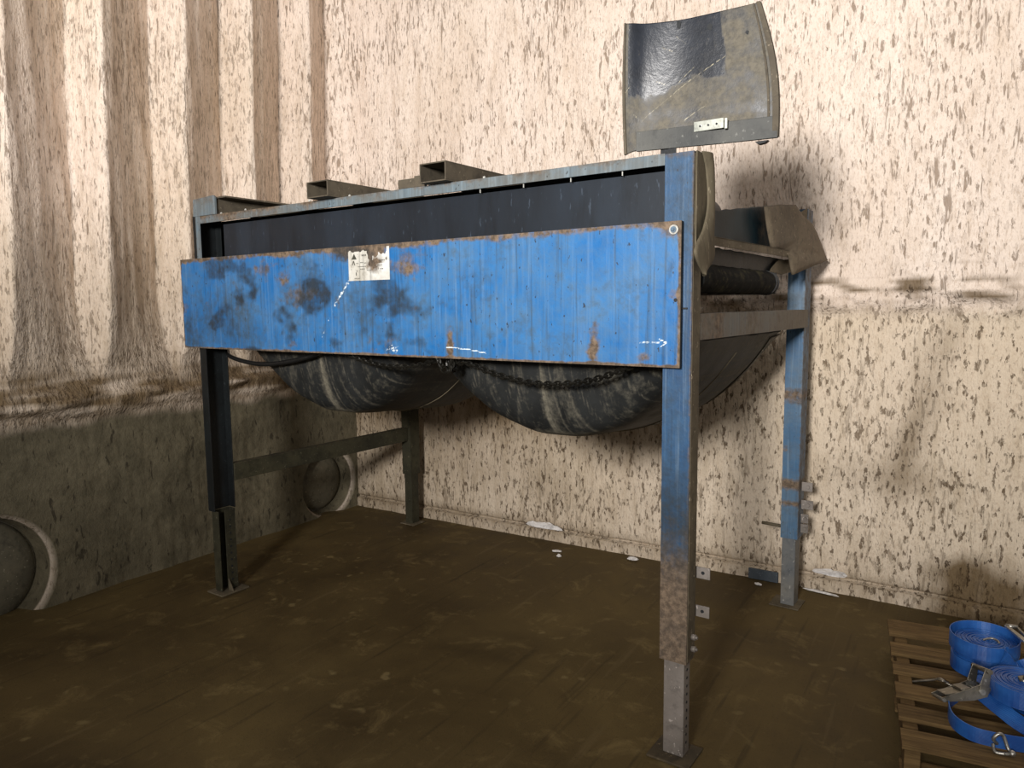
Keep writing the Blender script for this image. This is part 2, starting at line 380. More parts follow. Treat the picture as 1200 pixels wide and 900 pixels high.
def back_mask(s, t):
    x = XB0 + s * (XB1 - XB0); z = ZB(t)
    d = .10 * (1 - sm(1.4, 1.6, z)) + .30 * math.exp(-((z - 1.50) / .05) ** 2) * (.6 + nz(x * 4, z * 12, 3))
    d += 2.2 * math.exp(-((z - 1.56) / .08) ** 2) * max(0, nz(x * 6, z * 26, 9) + .10) + .4 * math.exp(-((z - 1.44) / .02) ** 2) * max(0, nz(x * 9, z * 9, 2))
    d += .30 * math.exp(-((z - .085) / .035) ** 2) + .12 * (1 - sm(.1, .5, z)) + (.15 if z < .066 else 0)
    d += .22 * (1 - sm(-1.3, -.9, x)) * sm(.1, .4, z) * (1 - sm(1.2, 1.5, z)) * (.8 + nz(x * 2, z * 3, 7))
    # painted shadows: brown band cast from out of view, dark patch at bottom right
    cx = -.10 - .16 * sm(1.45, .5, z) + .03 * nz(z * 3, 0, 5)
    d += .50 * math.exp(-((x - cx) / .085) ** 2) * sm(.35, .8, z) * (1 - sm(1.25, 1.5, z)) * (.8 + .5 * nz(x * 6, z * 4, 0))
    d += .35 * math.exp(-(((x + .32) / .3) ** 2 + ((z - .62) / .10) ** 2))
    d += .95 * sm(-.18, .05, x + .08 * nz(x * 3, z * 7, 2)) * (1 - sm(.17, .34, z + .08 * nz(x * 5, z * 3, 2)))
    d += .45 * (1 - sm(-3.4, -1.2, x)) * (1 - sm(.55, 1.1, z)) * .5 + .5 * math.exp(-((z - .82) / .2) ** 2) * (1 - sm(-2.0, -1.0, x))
    return (max(0, min(1, d)), 0, .10 + .75 * (1 - sm(1.40, 1.50, z)) + .15 * nz(x * 1.5, z, 3))
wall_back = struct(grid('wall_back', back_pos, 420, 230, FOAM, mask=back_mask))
struct(grid('floor', lambda s, t: (-4.1 + 6.4 * s, -3.6 + 7.65 * t, .0025 * nz(s * 20, t * 24, 0) - .002), 120, 140, FLOOR))

# ------------------------------------------------------------------ the hopper machine (its own frame: u along the front, v into the room corner)
TH = -.0476
mach = empty('feed_hopper', (-.8198, 2.199, 0), TH)
tag(mach, 'large worn blue steel feed hopper on four legs with two sagging rubber bags below', 'machine')
Mm = Matrix.Translation((-.8198, 2.199, 0)) @ Matrix.Rotation(TH, 4, 'Z')
def noisebox_mask(o, fn):
    me = o.data; at = me.attributes.new('Mask', 'FLOAT_COLOR', 'POINT')
    at.data.foreach_set('color', [c for v in me.vertices for c in (*fn(v.co), 1)])
def strip_box(name, d, m, parent, mask=None, cuts=(1, 1, 24), bevel=.002, label=None):
    """box with many cuts so it can carry a wear mask"""
    bm = bmesh.new(); x0, x1, y0, y1, z0, z1 = d; bx(bm, *d)
    for ax, n in enumerate(cuts):
        lo, hi = (x0, y0, z0)[ax], (x1, y1, z1)[ax]
        for i in range(1, n):
            no = [0, 0, 0]; no[ax] = 1; co = [0, 0, 0]; co[ax] = lo + (hi - lo) * i / n
            bmesh.ops.bisect_plane(bm, geom=bm.verts[:] + bm.edges[:] + bm.faces[:], plane_co=co, plane_no=no)
    o = obj(name, bm, m, parent, 0, label)
    if mask: noisebox_mask(o, mask)
    return o
def holes(pts, normal, r, parent):
    for p in pts:
        bm = bmesh.new(); p = Vector(p); cyl(bm, p - Vector(normal) * .0005, p + Vector(normal) * .001, r, 8); obj('adjustment_hole', bm, BLACK, parent)

# front right leg
def m_fr(co):
    rust = 1 - sm(.55, .95, co.z); edge = .6 if co.x > .085 else 0
    top = .5 * sm(1.90, 1.945, co.z)
    return (max(rust * .9, edge, top), .12 if (co.y < .001 and abs(co.x - .06) < .006) else 0, .95 * (1 - abs(co.z - .80) / .30) if .5 < co.z < 1.1 else .25)
leg = strip_box('leg', (0, .092, 0, .068, .333, 1.947), LEGB, mach, m_fr, (6, 3, 70), label='blue leg rusting to brown below')
box('side_strip', (.0922, .0945, .004, .066, .34, 1.94), BRN, leg, .0005)
ext = box('leg_extension', (.012, .082, .008, .062, .008, .36), EXT, leg, .003, label='bare grey steel extension')
holes([(.082, .034, .05 + .028 * k) for k in range(10)], (1, 0, 0), .005, ext)
bm = bmesh.new(); bx(bm, -.028, .118, -.036, .098, .0, .008)
obj('foot_plate', bm, EXTD, leg, .002)
for zz_ in (.62, .49):
    bm = bmesh.new(); bx(bm, .086, .136, .080, .086, zz_ - .020, zz_ + .018); bx(bm, .080, .086, .060, .086, zz_ - .026, zz_ + .018)
    tb = obj('bracket_tab', bm, EXT, leg, .001)
    bm = bmesh.new(); cyl(bm, (.113, .0795, zz_), (.113, .0805, zz_), .006, 12); obj('bolt_hole', bm, BLACK, tb)
for zz_ in (.415, .375):
    bm = bmesh.new(); cyl(bm, (.094, .04, zz_), (.108, .04, zz_), .010, 6); cyl(bm, (.10, .04, zz_), (.114, .04, zz_), .005, 8); obj('bolt', bm, EXT, leg)
# front left leg: open channel facing right
bm = bmesh.new()
U0 = -2.526
bx(bm, U0, U0 + .006, 0, .125, .44, 1.955); bx(bm, U0 + .006, U0 + .052, 0, .006, .44, 1.955); bx(bm, U0 + .006, U0 + .052, .119, .125, .44, 1.955)
leg = obj('leg', bm, LEGD, mach, .001, 'black channel leg open on its right side')
box('top_face', (U0 + .03, U0 + .066, -.004, -.0005, 1.70, 1.955), RAIL, leg, .0005, 'dusty blue face above the panel')
bm = bmesh.new(); bx(bm, U0 + .012, U0 + .066, .010, .016, .01, .44); bx(bm, U0 + .012, U0 + .018, .016, .110, .01, .44); bx(bm, U0 + .018, U0 + .066, .104, .110, .01, .44); bx(bm, U0 + .060, U0 + .066, .05, .104, .01, .44)
ext = obj('leg_extension', bm, LEGO, leg, .001)
holes([(U0 + .066, .077, .06 + .036 * k) for k in range(10)], (1, 0, 0), .006, ext)
bm = bmesh.new(); bx(bm, U0 - .02, U0 + .11, -.02, .145, 0, .008); prism(bm, [(U0 + .066, .05, .008), (U0 + .105, .05, .008), (U0 + .066, .05, .07)], (0, .006, 0)); obj('foot_plate', bm, BRN, leg, .001)
# back left leg
leg = strip_box('leg', (U0, U0 + .078, 1.466, 1.555, .35, 1.93), LEGO, mach, None, (1, 1, 1), label='dark olive rear leg')
box('leg_extension', (U0 + .008, U0 + .070, 1.474, 1.545, .006, .36), LEGO, leg, .002)
box('foot_plate', (U0 - .02, U0 + .10, 1.45, 1.57, 0, .006), BRN, leg, .001)
# back right leg
def m_br(co):
    r = .75 * math.exp(-((co.z - 1.05) / .05) ** 2) + .9 * math.exp(-((co.z - .615) / .035) ** 2) + .8 * math.exp(-((co.z - .52) / .02) ** 2) + .7 * math.exp(-((co.z - .79) / .02) ** 2) * (co.x < .03)
    if co.x > .079: r = max(r, .5)
    return (r, 0, .35 if co.x > .07 else .1)
leg = strip_box('leg', (0, .080, 1.466, 1.572, .345, 1.925), LEGB2, mach, m_br, (5, 2, 90), label='chalky light blue rear leg')
box('leg_extension', (.006, .070, 1.474, 1.560, .005, .36), mat_steel('grey_blue_steel', (92, 96, 100), (120, 118, 112), .55, .2), leg, .002)
box('foot_plate', (-.04, .10, 1.44, 1.58, 0, .006), BRN, leg, .001)
for zz_, ln in ((.60, .05), (.51, .055), (.44, .035), (.39, .035)):
    bm = bmesh.new(); bx(bm, .080, .080 + ln, 1.520, 1.528, zz_ - .022, zz_ + .022); cyl(bm, (.08 + ln * .6, 1.51, zz_), (.08 + ln * .6, 1.535, zz_), .009, 8)
    obj('bracket_tab', bm, EXT, leg, .001)
bm = bmesh.new(); cyl(bm, (-.10, 1.50, .395), (0.0, 1.50, .392), .008, 10); obj('pin', bm, BRN, leg)

# top rail, post cap block
def m_rail(co): return (.25 + .35 * nz(co.x * 7, 0, 0) + (.25 if co.z > 1.945 else 0) + .3 * (1 - sm(-2.5, -1.2, co.x)), .0, .1)
rail = strip_box('top_rail', (U0 + .03, 0, -.002, .006, 1.914, 1.949), RAIL, mach, m_rail, (120, 1, 2))
bm = bmesh.new(); bx(bm, U0 + .03, .0, .006, .15, 1.942, 1.948); obj('rail_flange', bm, BRN, rail)
for k in range(4): box('hanging_clip', (-.15 - .19 * k, -.147 - .19 * k, .008, .012, 1.900, 1.914), BOLT, rail, 0)
bm = bmesh.new(); prism(bm, [(-2.51, -.006, 1.950), (-2.325, -.006, 1.950), (-2.325, -.006, 2.035), (-2.335, -.006, 2.041), (-2.505, -.006, 2.033)], (0, .012, 0))
o = obj('corner_block', bm, RAIL, mach, .001)
noisebox_mask(o, lambda co: (.45 if co.z > 2 else .2, 0, .1))
box('corner_cap', (-2.49, -2.335, .004, .20, 2.026, 2.031), BRN, o, .0005)
# inner sheets
bm = bmesh.new(); bx(bm, -2.315, 0.0, .030, .034, 1.60, 1.902); obj('inner_panel', bm, SHEET, mach, label='dark steel sheet behind the opening')
bm = bmesh.new()
bx(bm, U0 + .01, -.45, .15, .95, 1.934, 1.940); bx(bm, -.6, -.004, .11, .114, 1.85, 1.9415); bx(bm, U0 + .01, U0 + .014, .13, .95, 1.45, 1.94); bx(bm, U0 + .014, -.45, .946, .95, 1.45, 1.934); bx(bm, U0 + .014, -.10, .10, 1.0, 1.600, 1.606)
obj('body_shell', bm, BLACK, mach)
box('rear_rail', (-2.45, -.42, 1.47, 1.51, 1.86, 1.93), LEGD, mach)
for a, b in ((-2.45, -.02),):
    box('rear_lower_rail', (-2.45, -1.15, 1.47, 1.50, 1.18, 1.26), LEGO, mach)

# big blue front panel
PU0, PU1, PZ0, PZ1 = -2.6068, .0674, 1.2954, 1.7409
def seg(s, t, a, b, w):
    """distance to a segment in panel metres"""
    px, py = s * 2.674, t * .4455; ax, ay = a[0] * 2.674, a[1] * .4455; bx_, by_ = b[0] * 2.674, b[1] * .4455
    dx, dy_ = bx_ - ax, by_ - ay; q = max(0, min(1, ((px - ax) * dx + (py - ay) * dy_) / (dx * dx + dy_ * dy_ + 1e-9)))
    return max(0, 1 - sqrt((px - ax - q * dx) ** 2 + (py - ay - q * dy_) ** 2) / w)
def blob(s, t, c, rx, ry): return math.exp(-(((s - c[0]) * 2.674 / rx) ** 2 + ((t - c[1]) * .4455 / ry) ** 2))
def m_panel(s, t):
    n = fb(s * 14, t * 3, 2); n2 = fb(s * 40, t * 8, 5)
    r = .85 * sm(.925 + .05 * n, .99, t) * (.75 + .5 * abs(n2)) + .95 * (1 - sm(.0, .035, t)) + .8 * sm(.994, .999, s) + .6 * (1 - sm(.0, .006, s))
    r += .7 * blob(s, t, (.47, .93), .16, .04) + .45 * blob(s, t, (.587, .82), .09, .06) + .55 * blob(s, t, (.302, .74), .07, .05) + .35 * blob(s, t, (.24, .80), .07, .06)
    r += .75 * blob(s, t, (.66, .16), .020, .055) + .6 * blob(s, t, (.66, .06), .018, .03) + .45 * blob(s, t, (.888, .13), .035, .05) + .7 * blob(s, t, (.956, .07), .03, .022)
    r += .5 * blob(s, t, (.985, .94), .05, .04) + .9 * blob(s, t, (.512, .87), .055, .06) + .55 * blob(s, t, (.992, .5), .03, .02) + .5 * seg(s, t, (.89, .30), (.888, .02), .03) + .3 * blob(s, t, (.35, .62), .10, .06)
    r += .32 * sm(.1, .5, fb(s * 9 + 3, t * 3, 8)) * (1 - sm(.55, .75, s)) + .15 * sm(0, .5, n2)
    wsc = 0
    wsc = max(wsc, 1.0 * seg(s, t, (.462, .70), (.425, .46), .016), .75 * seg(s, t, (.425, .46), (.392, .15), .010))
    wsc *= .45 + .9 * abs(nz(s * 160, t * 60, 2))
    wsc = max(wsc, 1.2 * seg(s, t, (.653, .094), (.69, .085), .004), 1.2 * seg(s, t, (.69, .085), (.724, .056), .004))
    wsc = max(wsc, 1.3 * seg(s, t, (.950, .172), (.975, .172), .004), 1.2 * seg(s, t, (.984, .172), (.975, .195), .004), 1.0 * seg(s, t, (.984, .172), (.977, .145), .004))
    wsc = max(wsc, .95 * blob(s, t, (.55, .06), .045, .022) * (.4 + 1.2 * abs(nz(s * 200, t * 50, 1))))
    g = .55 * blob(s, t, (.371, .57), .20, .10) + .5 * blob(s, t, (.10, .35), .25, .16) + .45 * blob(s, t, (.02, .1), .10, .12) + .35 * blob(s, t, (.52, .35), .2, .12)
    g += .9 * blob(s, t, (.30, .86), .012, .008) + .55 * seg(s, t, (.990, .72), (.985, .60), .016) + .4 * blob(s, t, (.20, .15), .2, .08)
    g += .8 * sm(.05, .55, fb(s * 12 + 9, t * 3, 1)) * (1 - sm(.45, .9, s)) + .18 * sm(.1, .5, fb(s * 30, t * 3, 4))
    return (min(1, r), min(1, wsc), min(1, g))
pan = grid('front_panel', lambda s, t: (PU0 + s * (PU1 - PU0), -.030, PZ0 + t * (PZ1 - PZ0)), 520, 96, BLUE, mach, mask=m_panel, smooth=False, label='long bright blue front plate, scratched and rusting at the edges')
bm = bmesh.new(); bx(bm, PU0, PU1, -.0295, -.024, PZ0, PZ1); bx(bm, PU0, PU0 + .005, -.024, -.001, PZ0, PZ1); bx(bm, PU0 + .005, PU1 - .005, -.024, -.008, PZ0, PZ0 + .005)
obj('panel_back', bm, BRN, pan, .0005)
bm = bmesh.new(); bx(bm, PU1 - .012, PU1 - .004, -.024, -.0008, PZ0, PZ1); bx(bm, PU1 - .004, PU1 + .012, -.004, -.0008, 1.475, 1.480); obj('gap_shade_strip', bm, BLACK, pan)  # black strip stands in for the shade in the gap beside the panel
bm = bmesh.new(); cyl(bm, (.044, -.0305, 1.715), (.044, -.034, 1.715), .0145, 20); b1 = obj('bolt', bm, BOLT, pan)
bm = bmesh.new(); cyl(bm, (.044, -.034, 1.715), (.044, -.0365, 1.715), .0095, 16); cyl(bm, (.044, -.0365, 1.715), (.044, -.041, 1.715), .0045, 6); obj('bolt_centre', bm, LEGB2, b1)
bm = bmesh.new(); cyl(bm, (.052, -.0302, 1.503), (.052, -.0312, 1.503), .006, 12); obj('bolt_hole', bm, BLACK, pan)
# sticker
SU0, SU1, SZ0, SZ1 = -1.376, -1.143, 1.600, 1.731
def sticker_keep(s, t):
    if t > .90 + .07 * nz(s * 12, 1, 4) and s < .48: return False
    if .50 < s < .94 and t > .72 + (.10 if s > .74 else 0) + .12 * nz(s * 14, t * 4, 1): return False
    return not (abs(s - .57 + .12 * (t - .5)) < .055 + .05 * nz(t * 9, s * 4, 0) and t > .42)
def m_stk(s, t): return (.85 * (blob(s * .087, t * .29, (.62 * .087, .45 * .29), .05, .04)) + .25 * (t > .5) * (s > .6), 0, .22 * abs(nz(s * 20, t * 14, 2)))
stk = grid('warning_sticker', lambda s, t: (SU0 + s * (SU1 - SU0), -.0312, SZ0 + t * (SZ1 - SZ0)), 80, 50, STK, pan, mask=m_stk, keep=sticker_keep, smooth=False, label='torn white warning sticker')
bm = bmesh.new()
def sx(s, t): return (SU0 + s * (SU1 - SU0), -.0316, SZ0 + t * (SZ1 - SZ0))
def flat(poly): prism(bm, [sx(*p) for p in poly], (0, -.0003, 0))
flat([(.08, .66), (.21, .66), (.15, .84)]); flat([(.09, .48), (.11, .48), (.13, .58), (.15, .48), (.17, .48), (.14, .62), (.12, .62)])
for (a, b, y, h) in ((.34, .46, .75, .05), (.20, .26, .52, .03), (.30, .38, .54, .03), (.40, .46, .52, .03), (.76, .90, .58, .03), (.72, .84, .44, .02), (.24, .44, .42, .02), (.20, .24, .28, .04), (.30, .42, .34, .03), (.18, .21, .16, .10), (.46, .58, .30, .02), (.78, .86, .32, .03), (.15, .30, .06, .02)):
    n = max(1, int((b - a) / .025))
    for k in range(n):
        u_ = a + (b - a) * k / n; flat([(u_, y), (u_ + .016, y), (u_ + .016, y + h), (u_, y + h)])
obj('faded_print', bm, INK, stk)

# rails and braces
def m_beam(co): return (.30 + .4 * nz(co.y * 4, 1, 0) + .5 * math.exp(-((co.y - .25) / .05) ** 2), 0, .15)
strip_box('end_beam', (.028, .0935, .069, 1.475, 1.377, 1.460), mat_paint('faded_beam_paint', (88, 92, 92), (104, 98, 86), (98, 84, 68), 1.5, .7, streak=.2), mach, m_beam, (1, 40, 1), label='faded cross beam on the right end')
box('side_brace', (U0 + .006, U0 + .058, .125, 1.466, .585, .675), LEGO, mach, .002)
# rectangular tubes lying across the top
def rect_tube(u0, u1, v0, v1, z0, z1, w=.005):
    bm = bmesh.new()
    bx(bm, u0, u1, v0, v1, z0, z0 + w); bx(bm, u0, u1, v0, v1, z1 - w, z1); bx(bm, u0, u0 + w, v0, v1, z0 + w, z1 - w); bx(bm, u1 - w, u1, v0, v1, z0 + w, z1 - w)
    bx(bm, u0 + w, u1 - w, v0 + .25, v0 + .255, z0 + w, z1 - w)
    return bm
obj('fork_tube', rect_tube(-1.590, -1.460, -.055, 1.30, 1.951, 2.018), TUBE, mach, .001)
obj('fork_tube', rect_tube(-.962, -.835, -.045, 1.30, 1.951, 2.022), TUBE, mach, .001)
bm = bmesh.new(); bx(bm, -2.34, -2.26, 0.01, 1.3, 2.026, 2.034); bx(bm, -2.34, -2.334, .01, 1.3, 1.951, 2.026); bx(bm, -2.33, -2.27, .02, .40, 1.951, 1.956)
obj('cross_channel', bm, TUBE, mach, .001)
bm = bmesh.new(); bx(bm, -1.115, -1.03, .0, .06, 1.950, 1.985); bx(bm, -1.03, -.99, .0, .012, 1.950, 1.992); bx(bm, -.99, -.975, .0, .012, 1.950, 2.0)
obj('angle_bracket', bm, TUBE, mach, .001)
for (a, b) in ((-2.30, .012), (-1.64, -.0), (-1.40, .01), (-.95, -.0), (-.70, .01), (-2.10, .006)):
    bm = bmesh.new(); bmesh.ops.create_icosphere(bm, subdivisions=1, radius=.006, matrix=Matrix.Translation((a, b, 1.953))); obj('weld_bead', bm, BOLT, mach)

# sagging rubber bags
def bag(uc, hw, name, D0, label):
    V0, V1, ZT = .10, 1.12, 1.372
    def sag(x, y): return max(0, 1 - abs(x) ** 2.2) ** .9 * max(0, 1 - abs(y) ** (11 if y < 0 else 7)) ** .8
    def pos(s, t):
        x = -1 + 2 * s; y = -1 + 2 * t
        u = uc + hw * x; v = V0 + (V1 - V0) * t; sh = sag(x, y)
        z = ZT - (D0 + .07 * t) * sh
        w = .010 * sin(x * 17 + y * 3) * (1 - abs(x)) * sh * (1 if y < -.5 else .4)
        return (u, v - w * .6, z + .004 * nz(u * 9, v * 9, 0))
    def mask(s, t):
        x = -1 + 2 * s; y = -1 + 2 * t; sh = sag(x, y)
        fan = x * (1.6 - sh)
        d = .24 + .75 * sm(.90, .99, sh) + .35 * math.exp(-((x + .02 - .08 * sh) / .05) ** 2) * sm(.1, .5, sh) + .16 * sm(.05, .4, nz(fan * 9, 3, uc * 5)) + .34 * sm(.2, .6, nz(fan * 26, 3, 5)) + .28 * sm(.2, .6, nz(fan * 60, 3, 5)) + .25 * sm(.5, .8, t)
        return (max(0, d), 0, 0)
    b = grid(name, pos, 260, 100, RUBB, mach, thick=.006, mask=mask, label=label)
    # seam lip where the front sheet laps over the rear sheet
    bm = bmesh.new(); P = []
    for k in range(31):
        s = .03 + .94 * k / 30; p = Vector(pos(s, .42 + .10 * s)); P.append(p + Vector((0, 0, -.003)))
    tube(bm, P, .0045, 6); obj('seam', bm, FLAP, b)
    if uc > -1:
        def lip(a, q):
            x, y, z = pos(.995 - .36 * a, .86 + .13 * q); return (x + .004, y + .004, z - .010)
        k_ = grid('edge_strip', lip, 30, 4, TUBE, None, thick=.006); k_.parent = b
    return b
bag(-1.745, .60, 'rubber_bag', .375, 'left sagging bag')
bag(-.535, .60, 'rubber_bag', .375, 'right sagging bag')
# conveyor end: roller, chute sheets, flap
bm = bmesh.new(); N = 40; prev = None
for j in range(60):
    v = .10 + .83 * j / 59; ring = []
    for i in range(N):
        a = 2 * pi * i / N; r = .0475 + .0028 * nz(i * 1.3, j * 1.1, 3) + (.002 if j % 7 == 0 else 0)
        ring.append(bm.verts.new((.045 + r * cos(a), v, 1.574 + r * sin(a))))
    if prev:
        for i in range(N): f = bm.faces.new((prev[i], prev[(i + 1) % N], ring[(i + 1) % N], ring[i])); f.smooth = True
    else: bm.faces.new(ring)
    prev = ring
bm.faces.new(prev); lay = bm.verts.layers.float_color.new('Mask')
for v in bm.verts: v[lay] = (.25 + .4 * nz(v.co.y * 9, v.co.z * 40, 0), 0, 0, 1)
rol = obj('roller', bm, ROLL, mach, label='hairy black roller')
bm = bmesh.new(); cyl(bm, (.045, .925, 1.574), (.045, .94, 1.574), .050, 32); cyl(bm, (.045, .94, 1.574), (.045, .955, 1.574), .046, 32); cyl(bm, (.045, .955, 1.574), (.045, .965, 1.574), .050, 32); obj('end_ring', bm, BLACK, rol)
bm = bmesh.new(); cyl(bm, (.045, .965, 1.574), (.045, 1.03, 1.574), .020, 16); bx(bm, .02, .07, .995, 1.015, 1.53, 1.62); obj('shaft', bm, BLACK, rol)
bm = bmesh.new(); bx(bm, -2.3, .045, .12, .90, 1.619, 1.624); bx(bm, -2.3, .045, .12, .90, 1.527, 1.531); obj('conveyor_belt', bm, HOSE, mach)
def P3(u, pts): return [(u, a, b) for a, b in pts]
bm = bmesh.new(); cyl(bm, (-.06, .18, 1.805), (-.06, .50, 1.805), .070, 32); obj('head_pulley', bm, BLACK, mach)
def quadgrid(name, c, n, m, mask, thick=.004, bulge=0, label=None):
    A, B, C_, D_ = [Vector(p) for p in c]
    def f(s, t):
        p = A.lerp(B, s).lerp(D_.lerp(C_, s), t); p.x += bulge * sin(pi * s) * sin(pi * t) + .003 * nz(p.y * 9, p.z * 9, 2)
        p.z += .004 * nz(p.y * 16, t * 2, 7) * t; return p
    return grid(name, f, n, n, m, mach, thick=thick, mask=mask, label=label)
quadgrid('chute_side', [(.03, .26, 1.70), (.03, 1.06, 1.712), (.03, 1.08, 1.905), (.03, .30, 1.803)], 40, CHUT, lambda s, t: (.85 * sm(.58, .80, s) - .35 + .25 * (1 - sm(0, .12, t)), 0, 0), label='dark steel side of the discharge chute')
bm = bmesh.new(); prism(bm, P3(.095, [(.175, 1.707), (1.10, 1.714), (1.125, 1.684), (.180, 1.678)]), (-.004, 0, 0)); prism(bm, P3(.095, [(.175, 1.707), (1.10, 1.714), (1.10, 1.709), (.180, 1.702)]), (-.05, 0, 0))
obj('chute_channel', bm, BRN, mach, .001)
quadgrid('skirt_rubber', [(.05, .18, 1.605), (.05, .97, 1.62), (.05, 1.18, 1.681), (.05, .18, 1.681)], 24, RUBB, lambda s, t: (.35, 0, 0), label='dark dusty rubber strip')
bm = bmesh.new(); prism(bm, P3(.07, [(1.028, 1.670), (1.248, 1.685), (1.29, 1.632), (1.09, 1.612), (.918, 1.618), (.94, 1.634)]), (-.005, 0, 0)); obj('end_gusset', bm, BRN, mach, .001)
bm = bmesh.new(); prism(bm, P3(.080, [(1.30, 1.885), (1.458, 1.925), (1.46, 1.80), (1.43, 1.76)]), (-.006, 0, 0)); obj('corner_gusset', bm, BRN, mach, .001)
# brown flap, bent
pts = [(.774, 1.864), (.956, 1.890), (1.203, 1.915), (1.314, 1.880), (1.447, 1.854), (1.590, 1.785), (1.718, 1.707), (1.392, 1.654), (1.124, 1.611), (1.075, 1.690), (1.04, 1.71), (.874, 1.711)]
# centroid fan with bulge
bm = bmesh.new(); cy = sum(p[0] for p in pts) / len(pts); cz = sum(p[1] for p in pts) / len(pts)
rings = []
for k in range(8):
    q = k / 7; ring = []
    for i in range(len(pts) * 6):
        a = pts[i // 6]; b = pts[(i // 6 + 1) % len(pts)]; w = (i % 6) / 6
        yy = a[0] + (b[0] - a[0]) * w; zz_ = a[1] + (b[1] - a[1]) * w
        yy = cy + (yy - cy) * max(q, .02); zz_ = cz + (zz_ - cz) * max(q, .02)
        ring.append(bm.verts.new((.085 + .030 * sm(1.0, 1.7, yy) * 1 + .02 * (1 - q * q) + .02 * (zz_ < 1.70) + .004 * nz(yy * 8, zz_ * 8, 0), yy, zz_)))
    if rings:
        n = len(ring)
        for i in range(n): bm.faces.new((rings[-1][i], rings[-1][(i + 1) % n], ring[(i + 1) % n], ring[i]))
    else: bm.faces.new(ring)
    rings.append(ring)
for f in bm.faces: f.smooth = True
o = obj('chute_flap', bm, mat_steel('dusty_brown_flap', (84, 74, 60), (106, 94, 76), .85, 0, freq=40), mach, label='dusty brown hanging flap')
q = o.modifiers.new('thick', 'SOLIDIFY'); q.thickness = .008
# long rubber end curtain on the right front corner
Lr = spline([(.102, .036, 1.950), (.102, .072, 1.898), (.106, .080, 1.798), (.120, .010, 1.718), (.140, -.110, 1.641), (.132, -.020, 1.578)], 8)
Rr = spline([(.112, .102, 1.950), (.108, .128, 1.905), (.106, .142, 1.775), (.106, .143, 1.700), (.108, .140, 1.635), (.130, -.015, 1.575)], 8)
def curt(s, t):
    i = t * (len(Lr) - 1); k = min(int(i), len(Lr) - 2); w = i - k
    p = (Lr[k].lerp(Lr[k + 1], w)).lerp(Rr[k].lerp(Rr[k + 1], w), s); p.x += .010 * sin(pi * s); return p
grid('end_curtain', curt, 10, 50, FLAP, mach, thick=.004, label='curled dusty rubber curtain')
bm = bmesh.new(); bx(bm, .096, .101, .004, .106, 1.66, 1.947); obj('curtain_strip', bm, FLAP, mach, .001)

# ------------------------------------------------------------------ things on and under the machine
def chain(name, pts, label, r=.010):
    bm = bmesh.new(); P = spline([Mm @ Vector(p) for p in pts], 12)
    L = [0]
    for a, b in zip(P, P[1:]): L.append(L[-1] + (b - a).length)
    n = int(L[-1] / .020)
    for k in range(n):
        d = L[-1] * (k + .5) / n; i = max(j for j in range(len(L)) if L[j] <= d); i = min(i, len(P) - 2)
        c = P[i].lerp(P[i + 1], (d - L[i]) / max(1e-6, L[i + 1] - L[i])); t = (P[i + 1] - P[i]).normalized()
        up = Vector((0, 0, 1)); s = t.cross(up).normalized(); up = s.cross(t)
        if k % 2: s, up = up, -s
        ring = []
        loop = [c + t * (.016 * cos(a) ) + s * (r * .9 * sin(a)) for a in [2 * pi * q / 10 for q in range(11)]]
        prev = None
        for q in range(10):
            a = 2 * pi * q / 10; o_ = (t * cos(a) * .016 + s * sin(a) * r * .9); on = o_.normalized(); rg = [bm.verts.new(c + o_ + .0042 * (cos(b) * on + sin(b) * up)) for b in (0, pi / 2, pi, 3 * pi / 2)]
            ring.append(rg)
        for q in range(10):
            for w in range(4): bm.faces.new((ring[q][w], ring[q][(w + 1) % 4], ring[(q + 1) % 10][(w + 1) % 4], ring[(q + 1) % 10][w]))
    return tag(obj(name, bm, CHN), label, 'chain')
chain('hanging_chain', [(-1.50, .03, 1.31), (-1.452, .02, 1.290), (-1.289, .02, 1.253), (-1.144, .02, 1.248), (-1.005, .02, 1.267), (-.90, .03, 1.31)], 'black greasy chain drooping in front of the left rubber bag')
chain('hanging_chain', [(-.90, .03, 1.255), (-.811, .02, 1.278), (-.671, .02, 1.241), (-.519, .02, 1.216), (-.377, .02, 1.219), (-.243, .02, 1.243), (-.10, .03, 1.30)], 'black greasy chain drooping in front of the right rubber bag')
chain('chain_knot', [(-.93, .00, 1.31), (-.905, -.01, 1.265), (-.885, .01, 1.240), (-.862, .0, 1.265), (-.875, .02, 1.30), (-.90, .03, 1.27), (-.87, .02, 1.245), (-.85, .0, 1.31)], 'bunched black chain hanging between the two rubber bags', .013)
bm = bmesh.new(); tube(bm, [Mm @ Vector(p) for p in spline([(-2.60, .14, 1.36), (-2.52, .15, 1.285), (-2.40, .09, 1.248), (-2.178, .08, 1.220), (-1.95, .07, 1.235), (-1.70, .06, 1.285), (-1.6, .06, 1.36)], 8)], .011, 10)
tag(obj('rubber_hose', bm, HOSE), 'black rubber hose hanging from the left leg to the left bag', 'hose')

